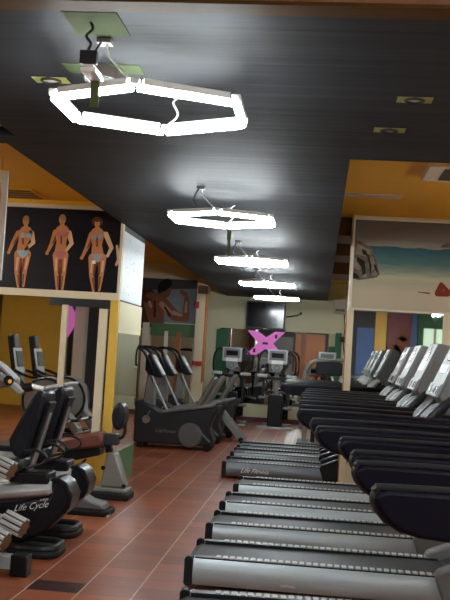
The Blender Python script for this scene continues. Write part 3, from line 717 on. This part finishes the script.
# foot of a grey machine behind the bikes (upright bike)
t = thing('stepper', 'low dark step machine on the floor behind the second recumbent bike', 'exercise machine', (-1.75, 8.42, 0))
MB().prism(rrect(-.75, .0, -.16, .16, .04), 'z', 0, .05).build('base', 'rubber', t, .01)
MB().prism([(-.75, .05), (-.04, .05), (-.07, .10), (-.18, .12), (-.30, .18), (-.40, .21), (-.75, .21)], 'y', -.12, .12).build('step', 'greyp', t, .015)
MB().box(-.05, .0, -.15, -.05, .0, .02).build('foot_tip', 'white', t)
MB().prism([(-.70, .20), (-.55, .20), (-.60, .75), (-.72, .75)], 'y', -.05, .05).build('column', 'black', t, .01)
MB().prism(rrect(-.78, -.50, .74, .82, .03), 'y', -.12, .12).build('top_pad', 'vinyl', t, .02)

# ------------------------------------------------------------------ brown seat machine
t = thing('seated_machine', 'exercise bench with brown padded seat and round black backrest by the yellow board', 'exercise bench', (-1.92, 9.35, 0))
MB().box(-.30, .16, -.17, .14, 0, .07).build('base', 'rubber', t, .012)
MB().box(-.27, .14, -.13, .11, .07, .11).build('base_plate', 'grey', t, .01)
MB().prism([(-.15, .11), (.12, .11), (-.005, .45), (-.10, .45)], 'y', -.08, .08).build('pedestal', 'grey', t, .02)
MB().prism([(-.12, .44), (-.05, .44), (-.09, .58), (-.15, .58)], 'y', -.04, .04).build('post', 'black', t, .006)
MB().box(-.17, .0, -.07, .07, .52, .63).build('carriage', 'shroud', t, .012)
MB().prism([(-.60, .42), (-.15, .50), (-.12, .53), (-.13, .62), (-.19, .645), (-.62, .545), (-.65, .48)], 'y', -.15, .15).build('seat', 'brown', t, .03)
MB().prism([(-.52, .32), (-.16, .42), (-.16, .50), (-.56, .42)], 'y', -.10, .10).build('seat_frame', 'black', t, .01)
MB().tube([(-.30, -.08, .37), (-.42, -.08, .24)], .012, 8).build('lever', 'rubber', t)
b = MB(); b.prism([(x, z) for x, z in [(.0+.065*cos(a)*(1.0), .81+.135*sin(a)) for a in [2*pi*k/22 for k in range(22)]]], 'y', -.13, .13)
b.build('backrest', 'vinyl', t, .03)
MB().tube(smooth([(-.03, 0, .59), (.03, 0, .60), (.055, 0, .66), (.05, 0, .74)]), .016, 8).build('backrest_bracket', 'black', t)
MB().cyl((-.12, -.06, .30), (-.12, -.10, .30), .022, n=12).build('knob', 'black', t)
MB().cyl((.10, -.08, .14), (.10, -.12, .14), .02, n=12).build('knob', 'black', t)

# ------------------------------------------------------------------ weight machine arm at the left edge
t = thing('press_machine', 'grey weight machine arm with silver handle reaching in at the left edge', 'exercise machine', (-2.55, 5.5, 0))
MB().box(-.55, .25, -.30, .30, 0, .06).build('base', 'rubber', t, .01)
MB().box(-.10, .02, -.06, .06, .06, 1.75).build('upright', 'grey', t, .01)
MB().prism([(-.05, 1.10), (.62, 1.195), (.80, 1.235), (.80, 1.275), (.74, 1.325), (.60, 1.34), (-.05, 1.36)], 'y', -.03, .03).build('arm_plate', 'grey', t, .012)
MB().tube(smooth([(.30, -.06, 1.385), (.62, -.06, 1.355), (.70, -.06, 1.35), (.80, -.06, 1.27)]), .020, 8).build('handle_tube', 'silverp', t)
MB().prism([(.70, 1.315), (.86, 1.205), (.83, 1.18), (.68, 1.275)], 'y', -.085, -.03).build('joint', 'grey', t, .008)
MB().cyl((.765, -.085, 1.262), (.765, -.095, 1.262), .03, n=16).build('pivot', 'black', t)
MB().cyl((.775, -.095, 1.258), (.775, -.10, 1.258), .012, n=12).build('pin', 'yellowb', t)
MB().tube([(.84, -.05, 1.22), (.90, -.05, 1.235)], .026, 10).build('collar', 'black', t)
MB().tube([(.88, -.05, 1.238), (.96, -.05, 1.225)], [.017, .013], 10).build('grip', 'white', t)

# ------------------------------------------------------------------ dumbbell rack
t = thing('dumbbell_rack', 'silver footed dumbbell rack standing at the left edge', 'rack', (-1.765, 6.02, 0))
MB().box(-.9, -.10, -.05, .05, .04, .125).build('foot_beam', 'silver', t, .006)
MB().box(-.11, 0, -.055, .055, .0, .135).build('foot_cap', 'black', t, .008)
MB().box(-1.0, -.80, -.05, .05, .0, 1.0).build('upright', 'black', t, .01)
for z, x1 in ((.125, -.30), (.56, -.42)):
    MB().prism([(-.9, z-.03), (x1, z-.03), (x1, z), (-.9, z)], 'y', -.06, .12).build('shelf', 'black', t, .004)
def dumbbell(label, loc, rot):
    d = thing('dumbbell', label, 'dumbbell', loc, 0, 'chrome dumbbells on the rack'); d.rotation_euler = rot
    for s in (-1, 1):
        n = 32; b = MB()
        x0, x1 = sorted((s*.05, s*.20))
        rr = [.066, .066, .052, .052]
        ring = lambda x: [b.bm.verts.new((x, rr[j % 4]*cos(2*pi*j/n), rr[j % 4]*sin(2*pi*j/n))) for j in range(n)]
        R0, R1 = ring(x0), ring(x1)
        for j in range(n):
            b.m(2 if j % 4 == 2 else 0); b._f([R0[j], R0[(j+1) % n], R1[(j+1) % n], R1[j]])
        b.m(1); b._f(R0[::-1]); b._f(R1)
        bmesh.ops.recalc_face_normals(b.bm, faces=b.bm.faces)
        b.build('head', ['chrome', 'copper', 'black'], d, .002)
    MB().cyl((-.05, 0, 0), (.05, 0, 0), .017, n=12).build('handle', 'chrome', d)
    return d
DR = (0, .32, -.22)
d0 = dumbbell('chrome dumbbell lowest and farthest right on the rack', (-1.985, 6.01, .370), DR)
for loc, l in (((-2.07, 5.93, .292), 'chrome dumbbell on the lower shelf, second from its right end'), ((-2.155, 5.85, .215), 'chrome dumbbell on the lower shelf, at the left edge'),
               ((-2.09, 6.01, .725), 'chrome dumbbell on the upper shelf, the one nearest the seat'), ((-2.175, 5.93, .648), 'chrome dumbbell on the upper shelf, at the left edge')):
    q = dup(d0, loc, 0, l); q.rotation_euler = DR

# ------------------------------------------------------------------ cross trainers (left alcove)
def make_cross(name, label):
    """origin at floor under the front end; body runs along +x"""
    t = thing(name, label, 'cross trainer', group='dark cross trainers in the alcove')
    out = [(0, .07), (.0, .68), (.05, .70), (.16, .66), (.34, .55), (.42, .52), (1.18, .66), (1.27, .70), (1.27, .62), (1.21, .55), (1.15, .33), (1.22, .15), (1.17, .07)]
    b = MB().prism(out, 'y', -.22, .22); body = b.build('housing', 'shroud', t, .02)
    MB().prism([(.40, .53), (1.18, .665), (1.18, .70), (.40, .57)], 'y', -.235, -.15).build('foot_rail', 'grey', t, .008)
    MB().prism([(.40, .53), (1.18, .665), (1.18, .70), (.40, .57)], 'y', .15, .235).build('foot_rail', 'grey', t, .008)
    MB().cyl((.86, -.22, .22), (.86, -.245, .22), .19, .17, 32).build('round_cover', 'greyp', t)
    MB().prism([(.93, .34), (.95, .36), (1.18, .15), (1.16, .13)], 'y', -.255, -.24).build('cover_strip', 'grey', t)
    lettering('LifeFitness', .075, 'grey', body, (.48, -.224, .26), depth=.001, shear=.4)
    MB().prism([(.08, .62), (.26, .62), (.25, 1.12), (.13, 1.12)], 'y', -.10, .10).build('mast', 'grey', t, .02)
    MB().tube([(.20, -.13, 1.10), (.32, -.13, .85), (.48, -.13, .56)], .02, 8).build('brace', 'silverp', t)
    MB().cyl((.18, -.22, .42), (.18, -.26, .42), .06, n=16).build('knob', 'steel', t)
    MB().tube([(.18, -.26, .44), (.24, -.27, .56)], .012, 6).build('lever', 'steel', t)
    c = MB().prism([(.10, 1.16), (.16, 1.10), (.34, 1.05), (.38, 1.08), (.18, 1.40), (.10, 1.40)], 'y', -.17, .17).build('console', 'black', t, .02)
    MB().prism([(.365, 1.085), (.385, 1.10), (.20, 1.40), (.18, 1.385)], 'y', -.14, .14).build('console_face', 'silverp', c, .006)
    for s in (-1, 1):
        MB().tube(smooth([(.22, s*.14, 1.10), (.16, s*.22, 1.30), (.06, s*.26, 1.46), (-.10, s*.26, 1.52), (-.26, s*.22, 1.50)]), .022, 8).build('handlebar', 'rim', t)
    for s in (-1, 1):
        MB().tube([(.95, s*.19, .66), (1.18, s*.19, 1.10)], .034, 10).build('rear_bar', 'grey', t)
    MB().cyl((1.13, -.24, .06), (1.13, .24, .06), .06, n=16).build('rear_wheel', 'rubber', t)
    MB().box(.05, .16, -.24, .24, 0, .08).build('front_foot', 'rubber', t, .01)
    return t
ct = make_cross('cross_trainer', 'large dark cross trainer in front in the alcove, round cover on its side')
ct.location = (-2.72, 14.55, 0)
dup(ct, (-2.72, 15.75, 0), 0, 'second dark cross trainer, just behind the large front one')
dup(ct, (-2.62, 17.0, 0), 0, 'third dark cross trainer, farthest back below the flexing man poster')
t = thing('incline_step', 'grey slanted step ramp standing on the floor at the right of the cross trainers', 'exercise machine', (-1.27, 16.36, 0))
for s in (-1, 1):
    MB().prism([(-.40, .50), (-.32, .54), (.12, .05), (.08, .0), (.0, .0)], 'y', s*.16-.04, s*.16+.04).build('side_rail', 'grey', t, .01)
for x, z in ((-.10, .18), (-.28, .38)):
    MB().box(x-.06, x+.06, -.13, .13, z-.02, z+.02).build('tread', 'greyp', t, .006)
MB().prism([(-.52, 0), (-.44, 0), (-.34, .50), (-.40, .50)], 'y', -.18, .18).build('rear_support', 'black', t, .01)
MB().cyl((.04, -.21, .04), (.04, -.13, .04), .04, n=14).build('roller', 'rubber', t)

# ------------------------------------------------------------------ two ellipticals before the far mirror
def make_elliptical(name, label):
    """origin on floor; console faces the viewer (-y)"""
    t = thing(name, label, 'elliptical trainer', group='silver console ellipticals')
    MB().box(-.36, .36, -.05, .05, 0, .045).build('front_foot', 'steel', t, .01)
    MB().box(-.30, .30, 1.0, 1.1, 0, .045).build('rear_foot', 'steel', t, .01)
    MB().box(-.05, .05, .0, 1.05, .03, .10).build('base_rail', 'rim', t, .01)
    MB().prism(rrect(-.15, .15, .04, .70, .05), 'y', -.03, .22).build('front_column', 'black', t, .02)
    MB().cyl((-.10, .34, .36), (.12, .34, .36), .30, n=28).build('flywheel_cover', 'shroud', t)
    MB().cyl((.12, .34, .34), (.26, .34, .34), .17, .15, 24).build('crank_cover', 'rubber', t)
    MB().prism([(.02, .66), (.12, .66), (.08, 1.34), (.02, 1.34)], 'x', -.045, .045).build('mast', 'greyp', t, .01)
    c = MB().prism(rrect(-.205, .205, 1.32, 1.62, .03), 'y', -.03, .06).build('console', 'silverp', t, .012)
    MB().box(-.165, .165, -.036, -.03, 1.40, 1.595).build('display', 'greyp', c); MB().box(-.12, .12, -.04, -.036, 1.45, 1.55).build('screen', 'screen', c)
    MB().box(-.12, .12, -.05, -.03, 1.325, 1.40).build('tray', 'white', c, .006)
    MB().prism(arc(0, 1.27, .12, 180, 360, 10)+[(.12, 1.34), (-.12, 1.34)], 'y', -.04, .05).build('key_panel', 'face', t, .012)
    MB().tube([(.05*cos(2*pi*k/16), -.05, 1.25+.05*sin(2*pi*k/16)) for k in range(16)], .012, 6, True).build('key_ring', 'greyp', t)
    for s in (-1, 1):
        MB().tube(smooth([(s*.14, .06, 1.04), (s*.34, .04, 1.08), (s*.38, .02, 1.25), (s*.36, .04, 1.48), (s*.26, .06, 1.60), (s*.20, .06, 1.52)]), .022, 8).build('moving_handlebar', 'rim', t)
        MB().box(s*.30-.11, s*.30+.11, -.06, .06, 1.04, 1.11).build('grip_pad', 'silverp', t, .02)
        MB().box(s*.26-.025, s*.26+.025, -.02, .04, .50, 1.05).build('swing_arm', 'rim', t, .006)
        MB().box(s*.26-.09, s*.26+.09, -.10, .26, .50-.10*s, .56-.10*s).build('pedal', 'greyp', t, .02)
    MB().box(-.30, .30, -.01, .05, 1.00, 1.06).build('cross_bar', 'black', t, .01)
    return t
el = make_elliptical('elliptical_trainer', 'silver faced elliptical on the left, just right of the green strip')
el.location = (-1.78, 19.75, 0)
dup(el, (-.82, 19.5, 0), 0, 'silver faced elliptical on the right, below the pink X')

# ------------------------------------------------------------------ dark machine with arched bar at far right
t = thing('arched_machine', 'dark machine with a grey arched bar and small display before the far mirror', 'exercise machine', (.08, 16.0, 0))
MB().tube(smooth([(-.30, 0, .30), (-.30, 0, 1.05), (-.26, 0, 1.30), (-.16, 0, 1.43), (.0, 0, 1.46), (.38, 0, 1.49)]), .035, 10).build('arch_bar', 'grey', t)
MB().prism(rrect(-.10, .34, 1.22, 1.44, .03), 'y', -.02, .08).build('panel', 'black', t, .01)
MB().box(-.08, .22, -.05, .08, 1.47, 1.61).build('console', 'steel', t, .015)
MB().box(-.04, .18, -.056, -.05, 1.50, 1.58).build('display', 'lcd', t)
MB().tube([(.06, .02, 1.44), (.06, .02, .30)], .04, 10).build('post', 'rim', t)
for x in (-.24, -.10): MB().box(x-.035, x+.035, -.04, .04, .04, 1.02).build('leg', 'steel' if x < -.2 else 'rim', t, .006)
MB().box(-.36, .36, -.35, .55, 0, .10).build('base', 'shroud', t, .02)
MB().tube(smooth([(.16, -.05, 1.20), (.24, -.10, 1.05), (.33, -.12, 1.22)]), .02, 8).build('chrome_handle', 'chrome', t)
MB().prism(rrect(-.30, .30, .98, 1.05, .03), 'y', -.25, .10).build('saddle', 'brown', t, .02)

# ------------------------------------------------------------------ camera
yaw, pitch, roll = radians(5.778), radians(3.156), radians(3.4)
f = Vector((-sin(yaw)*cos(pitch), cos(yaw)*cos(pitch), sin(pitch)))
r0 = Vector((cos(yaw), sin(yaw), 0)); u0 = r0.cross(f)
R = r0*cos(roll)+u0*sin(roll); U = u0*cos(roll)-r0*sin(roll)
cam = bpy.data.cameras.new('camera'); co = bpy.data.objects.new('camera', cam); COL.objects.link(co)
mw = Matrix((( R.x, U.x, -f.x, 0), (R.y, U.y, -f.y, 0), (R.z, U.z, -f.z, 1.5), (0, 0, 0, 1)))
co.matrix_world = mw
cam.sensor_fit = 'VERTICAL'; cam.sensor_height = 24.0; cam.lens = 24.0*950/600; cam.clip_start = .05
S.camera = co

# ------------------------------------------------------------------ world and view
w = bpy.data.worlds.new('world'); S.world = w; w.use_nodes = True
w.node_tree.nodes['Background'].inputs[0].default_value = (.5, .55, .6, 1); w.node_tree.nodes['Background'].inputs[1].default_value = .05
S.view_settings.view_transform = 'Standard'; S.view_settings.look = 'None'; S.view_settings.gamma = 1; S.view_settings.exposure = 2.4
S.view_settings.use_curve_mapping = False
S.cycles.use_denoising = True
S.cycles.caustics_reflective = False; S.cycles.caustics_refractive = False
S.cycles.sample_clamp_indirect = 6.0
S.cycles.max_bounces = 8
